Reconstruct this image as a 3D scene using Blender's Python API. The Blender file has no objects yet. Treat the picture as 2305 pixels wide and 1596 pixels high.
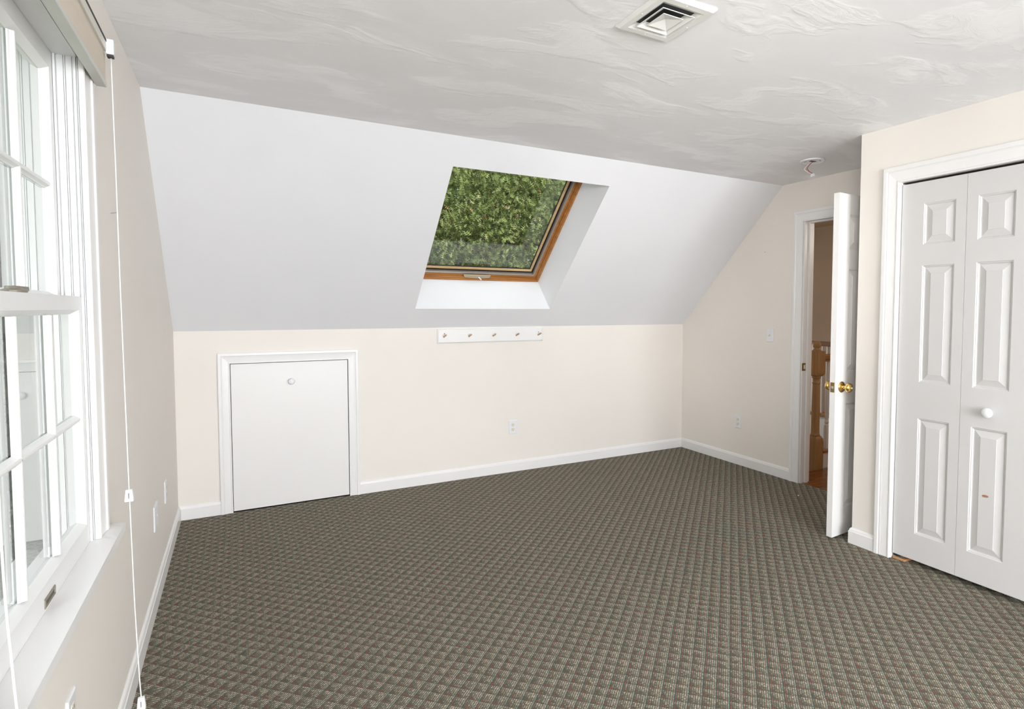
import bpy, bmesh, math, random
from mathutils import Vector, Matrix
R = math.radians
S = bpy.context.scene
COL = S.collection

# ------------------------------------------------------------------ camera
cam_data = bpy.data.cameras.new('camera')
cam = bpy.data.objects.new('camera', cam_data); COL.objects.link(cam); S.camera = cam
FPX = 1315.3
cam_data.sensor_fit = 'HORIZONTAL'; cam_data.sensor_width = 36.0
cam_data.lens = FPX / 2305 * 36.0
cam_data.shift_x = -131.74 / 2305
cam_data.shift_y = -40.18 / 2305
cam_data.clip_start = 0.02
yaw, pitch, roll = -0.5172928, -0.0475481, 0.0021349
fwd = Vector((-math.sin(yaw) * math.cos(pitch), math.cos(yaw) * math.cos(pitch), math.sin(pitch)))
rgt = Vector((math.cos(yaw), math.sin(yaw), 0)); upv = rgt.cross(fwd)
Rr = rgt * math.cos(roll) + upv * math.sin(roll); Uu = -rgt * math.sin(roll) + upv * math.cos(roll)
m = Matrix((Rr, Uu, -fwd)).transposed().to_4x4(); m.translation = Vector((0.35536, -4.41507, 1.35203))
cam.matrix_world = m

# ------------------------------------------------------------------ colour management, sky, sun, lights
S.view_settings.view_transform = 'Standard'; S.view_settings.look = 'None'
S.view_settings.gamma = 1.0; S.view_settings.use_curve_mapping = False
S.view_settings.exposure = -0.02
world = bpy.data.worlds.new('sky'); S.world = world; world.use_nodes = True
wn = world.node_tree; wn.nodes.clear()
wo = wn.nodes.new('ShaderNodeOutputWorld'); wb = wn.nodes.new('ShaderNodeBackground')
# bright overcast: a little whiter overhead than at the horizon, dim below it
tcw = wn.nodes.new('ShaderNodeTexCoord'); sepw = wn.nodes.new('ShaderNodeSeparateXYZ'); rw = wn.nodes.new('ShaderNodeValToRGB')
wn.links.new(tcw.outputs['Generated'], sepw.inputs[0]); wn.links.new(sepw.outputs['Z'], rw.inputs['Fac']); wn.links.new(rw.outputs['Color'], wb.inputs[0])
ew = rw.color_ramp.elements; ew[0].position = 0.0; ew[0].color = (.42, .45, .48, 1); ew[1].position = 1.0; ew[1].color = (.95, .98, 1, 1)
wb.inputs[1].default_value = 2.0
wn.links.new(wb.outputs[0], wo.inputs[0])

def light(name, kind, loc, energy, color=(1, 1, 1), look=None, **kw):
    d = bpy.data.lights.new(name, kind); d.energy = energy; d.color = color
    for k, v in kw.items(): setattr(d, k, v)
    o = bpy.data.objects.new(name, d); COL.objects.link(o); o.location = loc
    if look is not None:
        o.rotation_euler = (Vector(look) - Vector(loc)).to_track_quat('-Z', 'Y').to_euler()
    return o
light('sun', 'SUN', (0, 0, 20), 6.0, (1, .96, .88), look=Vector((0, 0, 20)) - Vector((0.3, -0.75, 0.6)), angle=R(1.5))
# area light added outside the unseen rear bays to light the room from behind
light('rear_fill', 'AREA', (1.60, -7.58, 1.35), 280, (.935, .975, 1.02), look=(2.2, -2.0, 1.9), shape='RECTANGLE', size=2.5, size_y=1.5)
# daylight through the double-hung window in the left wall
light('daylight_left', 'AREA', (-0.9, -2.8, 1.6), 5, (.95, .98, 1), look=(2, -2.8, 1.45), shape='RECTANGLE', size=0.8, size_y=1.3)
# flash bounced off the ceiling at the back of the room
light('ceiling_bounce', 'SPOT', (1.2, -5.7, .9), 80, (.93, .98, 1.03), look=(1.2, -5.6, 2.33), spot_size=R(140), spot_blend=1.0, shadow_soft_size=0.25)
# soft spot added near the camera to brighten the far end wall
light('end_wall_fill', 'SPOT', (.50, -4.55, 1.75), 185, (1, .97, .93), look=(4.1, -.35, 1.85), spot_size=R(44), spot_blend=1.0, shadow_soft_size=0.22)
# unseen point lights added to brighten the hall and the newel
light('hall_fill', 'POINT', (5.9, -2.6, 2.1), 22, (1, .90, .80), shadow_soft_size=0.12)
light('stair_fill', 'POINT', (5.5, .75, .9), 15, (1, .88, .76), shadow_soft_size=0.12)

# ------------------------------------------------------------------ measured plan (metres)
W, WC = 4.1275, 3.4219            # right wall, closet face
H1, H2, SL = 1.2044, 2.33, 1.1814  # knee wall, ceiling, run of the slope
YC = -2.328                        # closet return
YB = -7.3                          # rear gable
LEN = math.hypot(SL, H2 - H1)
ax_t = Vector((0, -SL, H2 - H1)).normalized()      # up the slope
ax_n = Vector((0, ax_t.z, -ax_t.y))                # out through the roof
def sp(x, t, off=0.0): return Vector((x, 0, H1)) + ax_t * t + ax_n * off

# ------------------------------------------------------------------ materials
def mat(name, col, rough=0.5, metal=0.0, spec=0.5, emit=None):
    mt = bpy.data.materials.new(name); mt.use_nodes = True
    b = mt.node_tree.nodes['Principled BSDF']
    b.inputs['Base Color'].default_value = (*col, 1); b.inputs['Roughness'].default_value = rough
    b.inputs['Metallic'].default_value = metal; b.inputs['Specular IOR Level'].default_value = spec
    return mt
def N(mt, t, **kw):
    n = mt.node_tree.nodes.new(t)
    for k, v in kw.items(): setattr(n, k, v)
    return n
def L(mt, a, b): mt.node_tree.links.new(a, b)
def B(mt): return mt.node_tree.nodes['Principled BSDF']
def paint(name, col, rough, bump=0.05, scale=350, var=0.012, blot=1.6):
    """rolled paint: fine orange-peel bump plus a faint unevenness of tone"""
    mt = mat(name, col, rough); tc = N(mt, 'ShaderNodeNewGeometry')
    n1 = N(mt, 'ShaderNodeTexNoise'); n1.inputs['Scale'].default_value = scale; n1.inputs['Detail'].default_value = 3
    n2 = N(mt, 'ShaderNodeTexNoise'); n2.inputs['Scale'].default_value = blot; n2.inputs['Detail'].default_value = 4
    L(mt, tc.outputs['Position'], n1.inputs['Vector']); L(mt, tc.outputs['Position'], n2.inputs['Vector'])
    bp_ = N(mt, 'ShaderNodeBump'); bp_.inputs['Strength'].default_value = bump; bp_.inputs['Distance'].default_value = 0.002
    L(mt, n1.outputs['Fac'], bp_.inputs['Height']); L(mt, bp_.outputs['Normal'], B(mt).inputs['Normal'])
    r = N(mt, 'ShaderNodeMapRange'); r.inputs['From Min'].default_value = .3; r.inputs['From Max'].default_value = .7
    r.inputs['To Min'].default_value = 1 - var; r.inputs['To Max'].default_value = 1 + var
    L(mt, n2.outputs['Fac'], r.inputs['Value'])
    mx = N(mt, 'ShaderNodeVectorMath', operation='SCALE'); mx.inputs[0].default_value = col
    L(mt, r.outputs['Result'], mx.inputs['Scale']); L(mt, mx.outputs['Vector'], B(mt).inputs['Base Color'])
    return mt
M_WALL = paint('cream_wall_paint', (.845, .80, .745), .62)
M_SLOPE = paint('white_slope_paint', (.84, .84, .865), .6, bump=.10, scale=60)
M_TRIM = paint('white_trim_paint', (.86, .85, .84), .32, bump=.02, scale=120, var=.006)
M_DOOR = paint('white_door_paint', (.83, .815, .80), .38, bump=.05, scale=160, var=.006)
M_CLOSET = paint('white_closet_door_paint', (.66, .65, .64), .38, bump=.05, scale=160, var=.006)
M_VINYL = paint('white_vinyl', (.78, .78, .775), .35, bump=.0, var=.004)
M_PLATE = mat('white_plastic_plate', (.82, .83, .85), .35)
M_IVORY = mat('ivory_receptacle', (.80, .75, .64), .35)
M_DARK = mat('dark_slot', (.03, .025, .02), .6)
M_BRASS = mat('polished_brass', (.86, .58, .20), .14, 1.0)
M_OLDBRASS = mat('dull_brass', (.36, .26, .10), .38, 1.0)
M_STEEL = mat('zinc_steel', (.62, .64, .66), .32, 1.0)
M_VENT = mat('vent_enamel', (.80, .795, .77), .4)
M_DUCT_SHADE = mat('duct_shade_paint', (.03, .032, .032), .6)
M_BRONZE = mat('champagne_bronze', (.30, .27, .22), .42, .6)
M_SHADEFAB = mat('beige_shade_fabric', (.62, .55, .46), .75)
M_SHADERAIL = mat('grey_shade_rail', (.58, .58, .54), .45)
M_CORD = mat('white_cord', (.88, .88, .86), .6)
M_RED = mat('red_wire', (.62, .05, .03), .4)
M_BLACK = mat('black_wire', (.02, .02, .02), .4)
M_GASKET = mat('black_gasket', (.012, .011, .01), .7)
M_TAUPE = mat('taupe_aluminium', (.34, .30, .26), .40, .35)
M_HANDLE = mat('beige_vent_bar', (.40, .35, .24), .45)
M_HALL = paint('hall_wall_paint', (.60, .49, .39), .8, bump=.5, scale=90, var=.03)
M_RISER = mat('white_riser_paint', (.78, .77, .75), .45)
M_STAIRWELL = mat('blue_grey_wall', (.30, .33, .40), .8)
M_ROOF = mat('roof_board', (.25, .24, .23), .9)

def wood(name, c1, c2, rough=.4, scale=1.0, axis='X'):
    mt = mat(name, c1, rough); tc = N(mt, 'ShaderNodeNewGeometry'); mp = N(mt, 'ShaderNodeMapping')
    s = {'X': (2, 40, 40), 'Y': (40, 2, 40), 'Z': (40, 40, 2)}[axis]
    mp.inputs['Scale'].default_value = tuple(v * scale for v in s)
    n = N(mt, 'ShaderNodeTexNoise'); n.inputs['Scale'].default_value = 1; n.inputs['Detail'].default_value = 6; n.inputs['Distortion'].default_value = .6
    cr = N(mt, 'ShaderNodeValToRGB'); cr.color_ramp.elements[0].position = .32; cr.color_ramp.elements[1].position = .68
    cr.color_ramp.elements[0].color = (*c2, 1); cr.color_ramp.elements[1].color = (*c1, 1)
    L(mt, tc.outputs['Position'], mp.inputs['Vector']); L(mt, mp.outputs['Vector'], n.inputs['Vector'])
    L(mt, n.outputs['Fac'], cr.inputs['Fac']); L(mt, cr.outputs['Color'], B(mt).inputs['Base Color'])
    return mt
M_PINE = wood('varnished_pine', (.45, .19, .045), (.30, .11, .02), .32)
M_PINEY = wood('varnished_pine_side', (.60, .27, .07), (.42, .16, .035), .32, axis='Y')
M_PALE = wood('pale_sash_pine', (.60, .42, .21), (.48, .31, .14), .4)
M_OAK = wood('golden_oak', (.47, .28, .125), (.35, .19, .075), .38, axis='Z')
M_OAKX = wood('golden_oak_rail', (.40, .20, .07), (.28, .125, .035), .35)
M_FLOORW = wood('hall_oak_floor', (.26, .095, .022), (.15, .045, .01), .22)
M_PEG = wood('birch_peg', (.62, .42, .24), (.50, .32, .17), .5, axis='Y')
M_BLOCK = wood('raw_wood_block', (.62, .30, .12), (.45, .20, .07), .7, axis='Y')
M_BARK = wood('oak_bark', (.16, .12, .09), (.07, .05, .04), .9, .3, 'Z')

# ceiling: trowelled plaster, swooshes of fine ridges
def ceiling_mat():
    mt = mat('trowelled_plaster', (.80, .785, .77), .5); g = N(mt, 'ShaderNodeNewGeometry')
    mp = N(mt, 'ShaderNodeMapping'); mp.inputs['Rotation'].default_value = (0, 0, R(28)); mp.inputs['Scale'].default_value = (1.0, 2.2, 1)
    L(mt, g.outputs['Position'], mp.inputs['Vector'])
    warp = N(mt, 'ShaderNodeTexNoise'); warp.inputs['Scale'].default_value = 1.3; warp.inputs['Detail'].default_value = 3
    L(mt, mp.outputs['Vector'], warp.inputs['Vector'])
    sc = N(mt, 'ShaderNodeVectorMath', operation='SCALE'); sc.inputs['Scale'].default_value = 1.5
    L(mt, warp.outputs['Color'], sc.inputs[0])
    add = N(mt, 'ShaderNodeVectorMath', operation='ADD'); L(mt, mp.outputs['Vector'], add.inputs[0]); L(mt, sc.outputs['Vector'], add.inputs[1])
    mask = N(mt, 'ShaderNodeTexNoise'); mask.inputs['Scale'].default_value = 1.6; mask.inputs['Detail'].default_value = 7; mask.inputs['Roughness'].default_value = .55
    L(mt, add.outputs['Vector'], mask.inputs['Vector'])
    mr = N(mt, 'ShaderNodeValToRGB'); e = mr.color_ramp.elements
    e[0].position = .50; e[0].color = (0, 0, 0, 1); e[1].position = .60; e[1].color = (1, 1, 1, 1)
    L(mt, mask.outputs['Fac'], mr.inputs['Fac'])
    mp2 = N(mt, 'ShaderNodeMapping'); mp2.inputs['Scale'].default_value = (9, 75, 1); L(mt, add.outputs['Vector'], mp2.inputs['Vector'])
    fine = N(mt, 'ShaderNodeTexNoise'); fine.inputs['Scale'].default_value = 1.2; fine.inputs['Detail'].default_value = 5; fine.inputs['Distortion'].default_value = .8
    L(mt, mp2.outputs['Vector'], fine.inputs['Vector'])
    fine2 = N(mt, 'ShaderNodeMath', operation='MULTIPLY'); L(mt, fine.outputs['Fac'], fine2.inputs[0]); fine2.inputs[1].default_value = .55
    mul = N(mt, 'ShaderNodeMath', operation='MULTIPLY'); L(mt, fine2.outputs[0], mul.inputs[0]); L(mt, mr.outputs['Color'], mul.inputs[1])
    step = N(mt, 'ShaderNodeMath', operation='MULTIPLY_ADD'); L(mt, mr.outputs['Color'], step.inputs[0]); step.inputs[1].default_value = .45; L(mt, mul.outputs[0], step.inputs[2])
    low = N(mt, 'ShaderNodeMath', operation='MULTIPLY_ADD'); L(mt, mask.outputs['Fac'], low.inputs[0]); low.inputs[1].default_value = .8; L(mt, step.outputs[0], low.inputs[2])
    bp_ = N(mt, 'ShaderNodeBump'); bp_.inputs['Strength'].default_value = .5; bp_.inputs['Distance'].default_value = .004
    L(mt, low.outputs[0], bp_.inputs['Height']); L(mt, bp_.outputs['Normal'], B(mt).inputs['Normal'])
    cm = N(mt, 'ShaderNodeMix', data_type='RGBA')
    cm.inputs['A'].default_value = (.88, .87, .89, 1); cm.inputs['B'].default_value = (.975, .97, .985, 1)
    soft = N(mt, 'ShaderNodeMath', operation='MULTIPLY_ADD'); L(mt, mul.outputs[0], soft.inputs[0]); soft.inputs[1].default_value = 1.7
    soft2 = N(mt, 'ShaderNodeMapRange'); soft2.inputs['From Min'].default_value = .35; soft2.inputs['From Max'].default_value = .7; soft2.inputs['To Max'].default_value = .55
    L(mt, mask.outputs['Fac'], soft2.inputs['Value']); L(mt, soft2.outputs['Result'], soft.inputs[2])
    L(mt, soft.outputs[0], cm.inputs['Factor']); L(mt, cm.outputs['Result'], B(mt).inputs['Base Color'])
    rr = N(mt, 'ShaderNodeMapRange'); rr.inputs['To Min'].default_value = .55; rr.inputs['To Max'].default_value = .34
    L(mt, mr.outputs['Color'], rr.inputs['Value']); L(mt, rr.outputs['Result'], B(mt).inputs['Roughness'])
    return mt
M_CEIL = ceiling_mat()

# carpet: loop pile checks laid on the diagonal; teal line, red loops, brown to cream in each check
def carpet_mat():
    CELL = .0462; NU, NV = 6.0, 6.0
    mt = mat('check_loop_carpet', (.2, .17, .13), .95, spec=.1); g = N(mt, 'ShaderNodeNewGeometry')
    sx = N(mt, 'ShaderNodeSeparateXYZ'); L(mt, g.outputs['Position'], sx.inputs[0])
    def M(op, a, b=None, c=None, clamp=False):
        n = N(mt, 'ShaderNodeMath', operation=op); n.use_clamp = clamp
        for i, v in enumerate((a, b, c)):
            if v is None: continue
            if isinstance(v, (int, float)): n.inputs[i].default_value = v
            else: L(mt, v, n.inputs[i])
        return n.outputs[0]
    k = 1 / (2 ** .5 * CELL)
    wob = N(mt, 'ShaderNodeTexNoise'); wob.inputs['Scale'].default_value = 5; L(mt, g.outputs['Position'], wob.inputs['Vector'])
    jit = N(mt, 'ShaderNodeTexNoise'); jit.inputs['Scale'].default_value = 150; jit.inputs['Detail'].default_value = 1; L(mt, g.outputs['Position'], jit.inputs['Vector'])
    wv = M('ADD', M('MULTIPLY', M('SUBTRACT', wob.outputs['Fac'], .5), .16), M('MULTIPLY', M('SUBTRACT', jit.outputs['Fac'], .5), .13))
    u = M('ADD', M('MULTIPLY_ADD', M('SUBTRACT', sx.outputs['X'], sx.outputs['Y']), k, -2.6106 / CELL + .5 / NU + .10), wv)
    v = M('ADD', M('MULTIPLY_ADD', M('ADD', sx.outputs['X'], sx.outputs['Y']), k, .9290 / CELL + .5 / NV), wv)
    fu, fv = M('FRACT', u), M('FRACT', v)
    tu, tv = M('FRACT', M('MULTIPLY', u, NU)), M('FRACT', M('MULTIPLY', v, NV))
    iu, iv = M('FLOOR', M('MULTIPLY', u, NU)), M('FLOOR', M('MULTIPLY', v, NV))
    cb = N(mt, 'ShaderNodeCombineXYZ'); L(mt, iu, cb.inputs[0]); L(mt, iv, cb.inputs[1])
    wn_ = N(mt, 'ShaderNodeTexWhiteNoise', noise_dimensions='2D'); L(mt, cb.outputs[0], wn_.inputs['Vector'])
    rnd = wn_.outputs['Value']
    # tuft shape
    pu = M('SINE', M('MULTIPLY', tu, math.pi)); pv = M('SINE', M('MULTIPLY', tv, math.pi))
    tuft = M('MULTIPLY', M('POWER', pu, 2.0), M('POWER', pv, 1.3))
    tuft = M('MULTIPLY', tuft, M('MULTIPLY_ADD', rnd, .35, .75))
    # tone inside the check
    tone = M('ADD', M('MULTIPLY', fu, .62), M('MULTIPLY', fv, .55)); tone = M('ADD', tone, M('MULTIPLY', M('SUBTRACT', rnd, .5), .34))
    cr = N(mt, 'ShaderNodeValToRGB'); e = cr.color_ramp.elements
    e[0].position = .22; e[0].color = (.125, .088, .062, 1); e[1].position = .85; e[1].color = (.65, .55, .44, 1)
    e2 = cr.color_ramp.elements.new(.48); e2.color = (.31, .245, .185, 1)
    L(mt, tone, cr.inputs['Fac'])
    def mix(f, a, b):
        n = N(mt, 'ShaderNodeMix', data_type='RGBA')
        for s, v_ in (('Factor', f), ('A', a), ('B', b)):
            if isinstance(v_, tuple): n.inputs[s].default_value = (*v_, 1)
            elif isinstance(v_, (int, float)): n.inputs[s].default_value = v_
            else: L(mt, v_, n.inputs[s])
        return n.outputs['Result']
    redu = M('LESS_THAN', fu, 1 / NU + .02); redv = M('LESS_THAN', fv, 1 / NV)
    redf = M('MULTIPLY', M('MAXIMUM', M('MULTIPLY', redu, M('SUBTRACT', 1.05, fv)), M('MULTIPLY', redv, M('SUBTRACT', 1.05, fu))), M('GREATER_THAN', rnd, .22))
    loops = mix(M('MULTIPLY', redf, .95, clamp=True), cr.outputs['Color'], (.33, .05, .05))
    base = mix(M('MULTIPLY', rnd, .6), (.090, .106, .080), (.105, .100, .077))
    col = mix(M('MULTIPLY', tuft, 1.25, clamp=True), base, loops)
    teal = M('SUBTRACT', 1, M('MULTIPLY', M('ABSOLUTE', M('SUBTRACT', fu, .965)), 17), clamp=True)
    tealv = M('MULTIPLY', M('SUBTRACT', 1, M('MULTIPLY', M('ABSOLUTE', M('SUBTRACT', fv, .97)), 20), clamp=True), .5)
    tl = M('MULTIPLY', M('MAXIMUM', teal, tealv), .9)
    col = mix(tl, col, (0.047, 0.122, 0.112))
    L(mt, col, B(mt).inputs['Base Color'])
    bp_ = N(mt, 'ShaderNodeBump'); bp_.inputs['Strength'].default_value = .5; bp_.inputs['Distance'].default_value = .003
    L(mt, tuft, bp_.inputs['Height']); L(mt, bp_.outputs['Normal'], B(mt).inputs['Normal'])
    return mt
M_CARPET = carpet_mat()

def glass_mat(name, tint=(.96, .98, .96), panes=2):
    """thin glazing: Fresnel mirror over a clear sheet; 'panes' stacked sheets reflect more"""
    mt = bpy.data.materials.new(name); mt.use_nodes = True; nt = mt.node_tree; nt.nodes.clear()
    o = nt.nodes.new('ShaderNodeOutputMaterial'); mix = nt.nodes.new('ShaderNodeMixShader')
    tr = nt.nodes.new('ShaderNodeBsdfTransparent'); tr.inputs[0].default_value = (*tint, 1)
    gl = nt.nodes.new('ShaderNodeBsdfGlossy'); gl.inputs['Roughness'].default_value = .0
    fr = nt.nodes.new('ShaderNodeFresnel'); fr.inputs['IOR'].default_value = 1.5
    k = 2.0 * panes
    a = nt.nodes.new('ShaderNodeMath'); a.operation = 'MULTIPLY'; a.inputs[1].default_value = k
    b = nt.nodes.new('ShaderNodeMath'); b.operation = 'MULTIPLY_ADD'; b.inputs[1].default_value = k - 1; b.inputs[2].default_value = 1.0
    d = nt.nodes.new('ShaderNodeMath'); d.operation = 'DIVIDE'
    nt.links.new(fr.outputs[0], a.inputs[0]); nt.links.new(fr.outputs[0], b.inputs[0])
    nt.links.new(a.outputs[0], d.inputs[0]); nt.links.new(b.outputs[0], d.inputs[1])
    nt.links.new(d.outputs[0], mix.inputs[0]); nt.links.new(tr.outputs[0], mix.inputs[1]); nt.links.new(gl.outputs[0], mix.inputs[2])
    nt.links.new(mix.outputs[0], o.inputs[0])
    return mt
M_GLASS = glass_mat('double_glazing', (.86, .89, .88), 1.35); M_SKYGLASS = glass_mat('skylight_glazing', (.82, .85, .80), 1.2)

def leaf_mat():
    mt = mat('oak_leaf', (.2, .3, .06), .5); b = B(mt)
    oi = N(mt, 'ShaderNodeVertexColor', layer_name='tone') if False else N(mt, 'ShaderNodeAttribute', attribute_name='tone')
    cr = N(mt, 'ShaderNodeValToRGB'); e = cr.color_ramp.elements
    e[0].position = 0; e[0].color = (.075, .12, .025, 1); e[1].position = .80; e[1].color = (.30, .37, .12, 1)
    e2 = cr.color_ramp.elements.new(.92); e2.color = (.40, .42, .20, 1); e3 = cr.color_ramp.elements.new(1.0); e3.color = (.50, .26, .14, 1)
    L(mt, oi.outputs['Fac'], cr.inputs['Fac']); L(mt, cr.outputs['Color'], b.inputs['Base Color'])
    b.inputs['Transmission Weight'].default_value = 0.0
    tl = N(mt, 'ShaderNodeBsdfTranslucent'); L(mt, cr.outputs['Color'], tl.inputs['Color'])
    mx = N(mt, 'ShaderNodeMixShader'); mx.inputs[0].default_value = .3
    out = mt.node_tree.nodes['Material Output']
    L(mt, b.outputs[0], mx.inputs[1]); L(mt, tl.outputs[0], mx.inputs[2]); L(mt, mx.outputs[0], out.inputs[0])
    return mt
M_LEAF = leaf_mat()
M_DIM_LEAF = leaf_mat(); M_DIM_LEAF.name = 'dim_leaf'  # darkened leaf copy, so the side window panes stay dim
for n_ in M_DIM_LEAF.node_tree.nodes:
    if n_.type == 'VALTORGB':
        for e_ in n_.color_ramp.elements: e_.color = (.045, .060, .042, 1)
def lawn_mat():
    mt = mat('lawn', (.13, .17, .07), .95); n = N(mt, 'ShaderNodeTexNoise'); n.inputs['Scale'].default_value = 3
    cr = N(mt, 'ShaderNodeValToRGB'); cr.color_ramp.elements[0].color = (.09, .13, .05, 1); cr.color_ramp.elements[1].color = (.22, .23, .12, 1)
    L(mt, n.outputs['Fac'], cr.inputs['Fac']); L(mt, cr.outputs['Color'], B(mt).inputs['Base Color']); return mt

# ------------------------------------------------------------------ mesh helpers
def BM(): return bmesh.new()
def hexa(bm, p):
    """p: 8 points, 0-3 one face (ccw), 4-7 the opposite one"""
    v = [bm.verts.new(q) for q in p]
    for f in ((0, 3, 2, 1), (4, 5, 6, 7), (0, 1, 5, 4), (1, 2, 6, 5), (2, 3, 7, 6), (3, 0, 4, 7)): bm.faces.new([v[i] for i in f])
    return v
def box(bm, x0, x1, y0, y1, z0, z1):
    if x0 > x1: x0, x1 = x1, x0
    if y0 > y1: y0, y1 = y1, y0
    if z0 > z1: z0, z1 = z1, z0
    return hexa(bm, [(x0, y0, z0), (x1, y0, z0), (x1, y1, z0), (x0, y1, z0), (x0, y0, z1), (x1, y0, z1), (x1, y1, z1), (x0, y1, z1)])
def prism(bm, poly, f0, f1):
    """extrude a polygon (2-D points) between two maps 2-D -> 3-D"""
    a = [bm.verts.new(f0(*q)) for q in poly]; b = [bm.verts.new(f1(*q)) for q in poly]
    bm.faces.new(list(reversed(a))); bm.faces.new(b)
    for i in range(len(poly)):
        j = (i + 1) % len(poly); bm.faces.new((a[i], a[j], b[j], b[i]))
def obj(name, bm, m, parent=None, smooth=False, bevel=0.0, seg=2, label=None):
    bmesh.ops.recalc_face_normals(bm, faces=bm.faces)
    me = bpy.data.meshes.new(name); bm.to_mesh(me); bm.free()
    if smooth:
        for p in me.polygons: p.use_smooth = True
    me.materials.append(m)
    o = bpy.data.objects.new(name, me); COL.objects.link(o)
    if parent: o.parent = parent; o.matrix_parent_inverse = parent_inv(parent)
    if bevel:
        md = o.modifiers.new('b', 'BEVEL'); md.width = bevel; md.segments = seg; md.limit_method = 'ANGLE'; md.angle_limit = R(40)
    if label: o['label'] = label
    return o
def world_of(o):
    mw = Matrix.Translation(o.location) @ o.rotation_euler.to_matrix().to_4x4()
    if o.parent: mw = world_of(o.parent) @ o.matrix_parent_inverse @ mw
    return mw
def parent_inv(p): return world_of(p).inverted()
def empty(name, loc, label=None, cat=None, group=None, kind=None):
    o = bpy.data.objects.new(name, None); COL.objects.link(o); o.location = loc; o.empty_display_size = .05
    tag(o, label, cat, group, kind); return o
def tag(o, label=None, cat=None, group=None, kind=None):
    if label: o['label'] = label
    if cat: o['category'] = cat
    if group: o['group'] = group
    if kind: o['kind'] = kind
    return o
def struct(name, bm, m, label, cat, **kw):
    return tag(obj(name, bm, m, **kw), label, cat, kind='structure')
def sweep(bm, path, prof, f, closed=False):
    """sweep a moulding profile [(w,h)] along a 2-D path with mitred corners; w grows to the left of travel, f(a,b,h)->3-D"""
    n = len(path); rings = []
    for i, p in enumerate(path):
        p = Vector(p)
        def nrm(a, b):
            d = (Vector(b) - Vector(a)).normalized(); return Vector((-d.y, d.x))
        ns = []
        if closed or i > 0: ns.append(nrm(path[i - 1], path[i]))
        if closed or i < n - 1: ns.append(nrm(path[i], path[(i + 1) % n]))
        if len(ns) == 2:
            mm = (ns[0] + ns[1]); mm = mm / max(1e-9, (1 + ns[0].dot(ns[1])))
        else: mm = ns[0]
        rings.append([bm.verts.new(f(*(p + mm * w), h)) for w, h in prof])
    k = len(prof)
    for i in range(n if closed else n - 1):
        a, b = rings[i], rings[(i + 1) % n]
        for j in range(k):
            bm.faces.new((a[j], a[(j + 1) % k], b[(j + 1) % k], b[j]))
    if not closed:
        bm.faces.new(list(reversed(rings[0]))); bm.faces.new(rings[-1])
def lathe(bm, prof, f, seg=32, caps=True):
    """prof [(r,h)], f(a,b,h)->3-D"""
    rings = []
    for r, h in prof:
        if r < 1e-6: rings.append([bm.verts.new(f(0, 0, h))])
        else: rings.append([bm.verts.new(f(r * math.cos(2 * math.pi * i / seg), r * math.sin(2 * math.pi * i / seg), h)) for i in range(seg)])
    for a, b in zip(rings, rings[1:]):
        for i in range(seg):
            j = (i + 1) % seg
            if len(a) == 1 and len(b) == 1: continue
            if len(a) == 1: bm.faces.new((a[0], b[i], b[j]))
            elif len(b) == 1: bm.faces.new((a[i], a[j], b[0]))
            else: bm.faces.new((a[i], a[j], b[j], b[i]))
    if caps:
        if len(rings[0]) > 1: bm.faces.new(list(reversed(rings[0])))
        if len(rings[-1]) > 1: bm.faces.new(rings[-1])
def tube(bm, pts, r, seg=10):
    pts = [Vector(p) for p in pts]; rings = []
    ref = Vector((0.31, 0.77, 0.2)).normalized()
    for i, p in enumerate(pts):
        d = (pts[min(i + 1, len(pts) - 1)] - pts[max(i - 1, 0)]).normalized()
        a = d.cross(ref).normalized(); b = d.cross(a)
        rr = r[i] if isinstance(r, (list, tuple)) else r
        rings.append([bm.verts.new(p + a * rr * math.cos(2 * math.pi * k / seg) + b * rr * math.sin(2 * math.pi * k / seg)) for k in range(seg)])
    for a, b in zip(rings, rings[1:]):
        for k in range(seg): bm.faces.new((a[k], a[(k + 1) % seg], b[(k + 1) % seg], b[k]))
    bm.faces.new(list(reversed(rings[0]))); bm.faces.new(rings[-1])
def curve(pts, n=8):
    """Catmull-Rom through the points"""
    P = [Vector(p) for p in pts]; P = [P[0] * 2 - P[1]] + P + [P[-1] * 2 - P[-2]]; out = []
    for i in range(1, len(P) - 2):
        for k in range(n):
            t = k / n; a, b, c, d = P[i - 1:i + 3]
            out.append(.5 * ((2 * b) + (c - a) * t + (2 * a - 5 * b + 4 * c - d) * t * t + (3 * b - a - 3 * c + d) * t ** 3))
    out.append(P[-2]); return out
# frames of reference: (a along, b up, h out of the surface)
def F_back(a, b, h): return Vector((a, -h, b))
def F_right(a, b, h): return Vector((W - h, a, b))
def F_closet(a, b, h): return Vector((WC - h, a, b))
def F_left(a, b, h): return Vector((h, a, b))

CASE = [(0, 0), (0, .012), (.003, .014), (.008, .014), (.011, .011), (.014, .011), (.030, .0125), (.046, .014), (.054, .0155), (.058, .0145), (.061, .017), (.063, .019), (.078, .019), (.082, .0185), (.085, .016), (.085, 0)]
def case_prof(width): return [(w * width / .085, h) for w, h in CASE]

# ------------------------------------------------------------------ room shell
bm = BM(); box(bm, -.15, W + .022, YB - .15, .12, -.20, 0)
struct('floor', bm, M_CARPET, 'grey-brown checked loop carpet covering the whole room floor', 'carpet')
OPY0, OPY1, OPZ = -2.188, -1.396, 2.026          # passage opening
TH = .102
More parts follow.
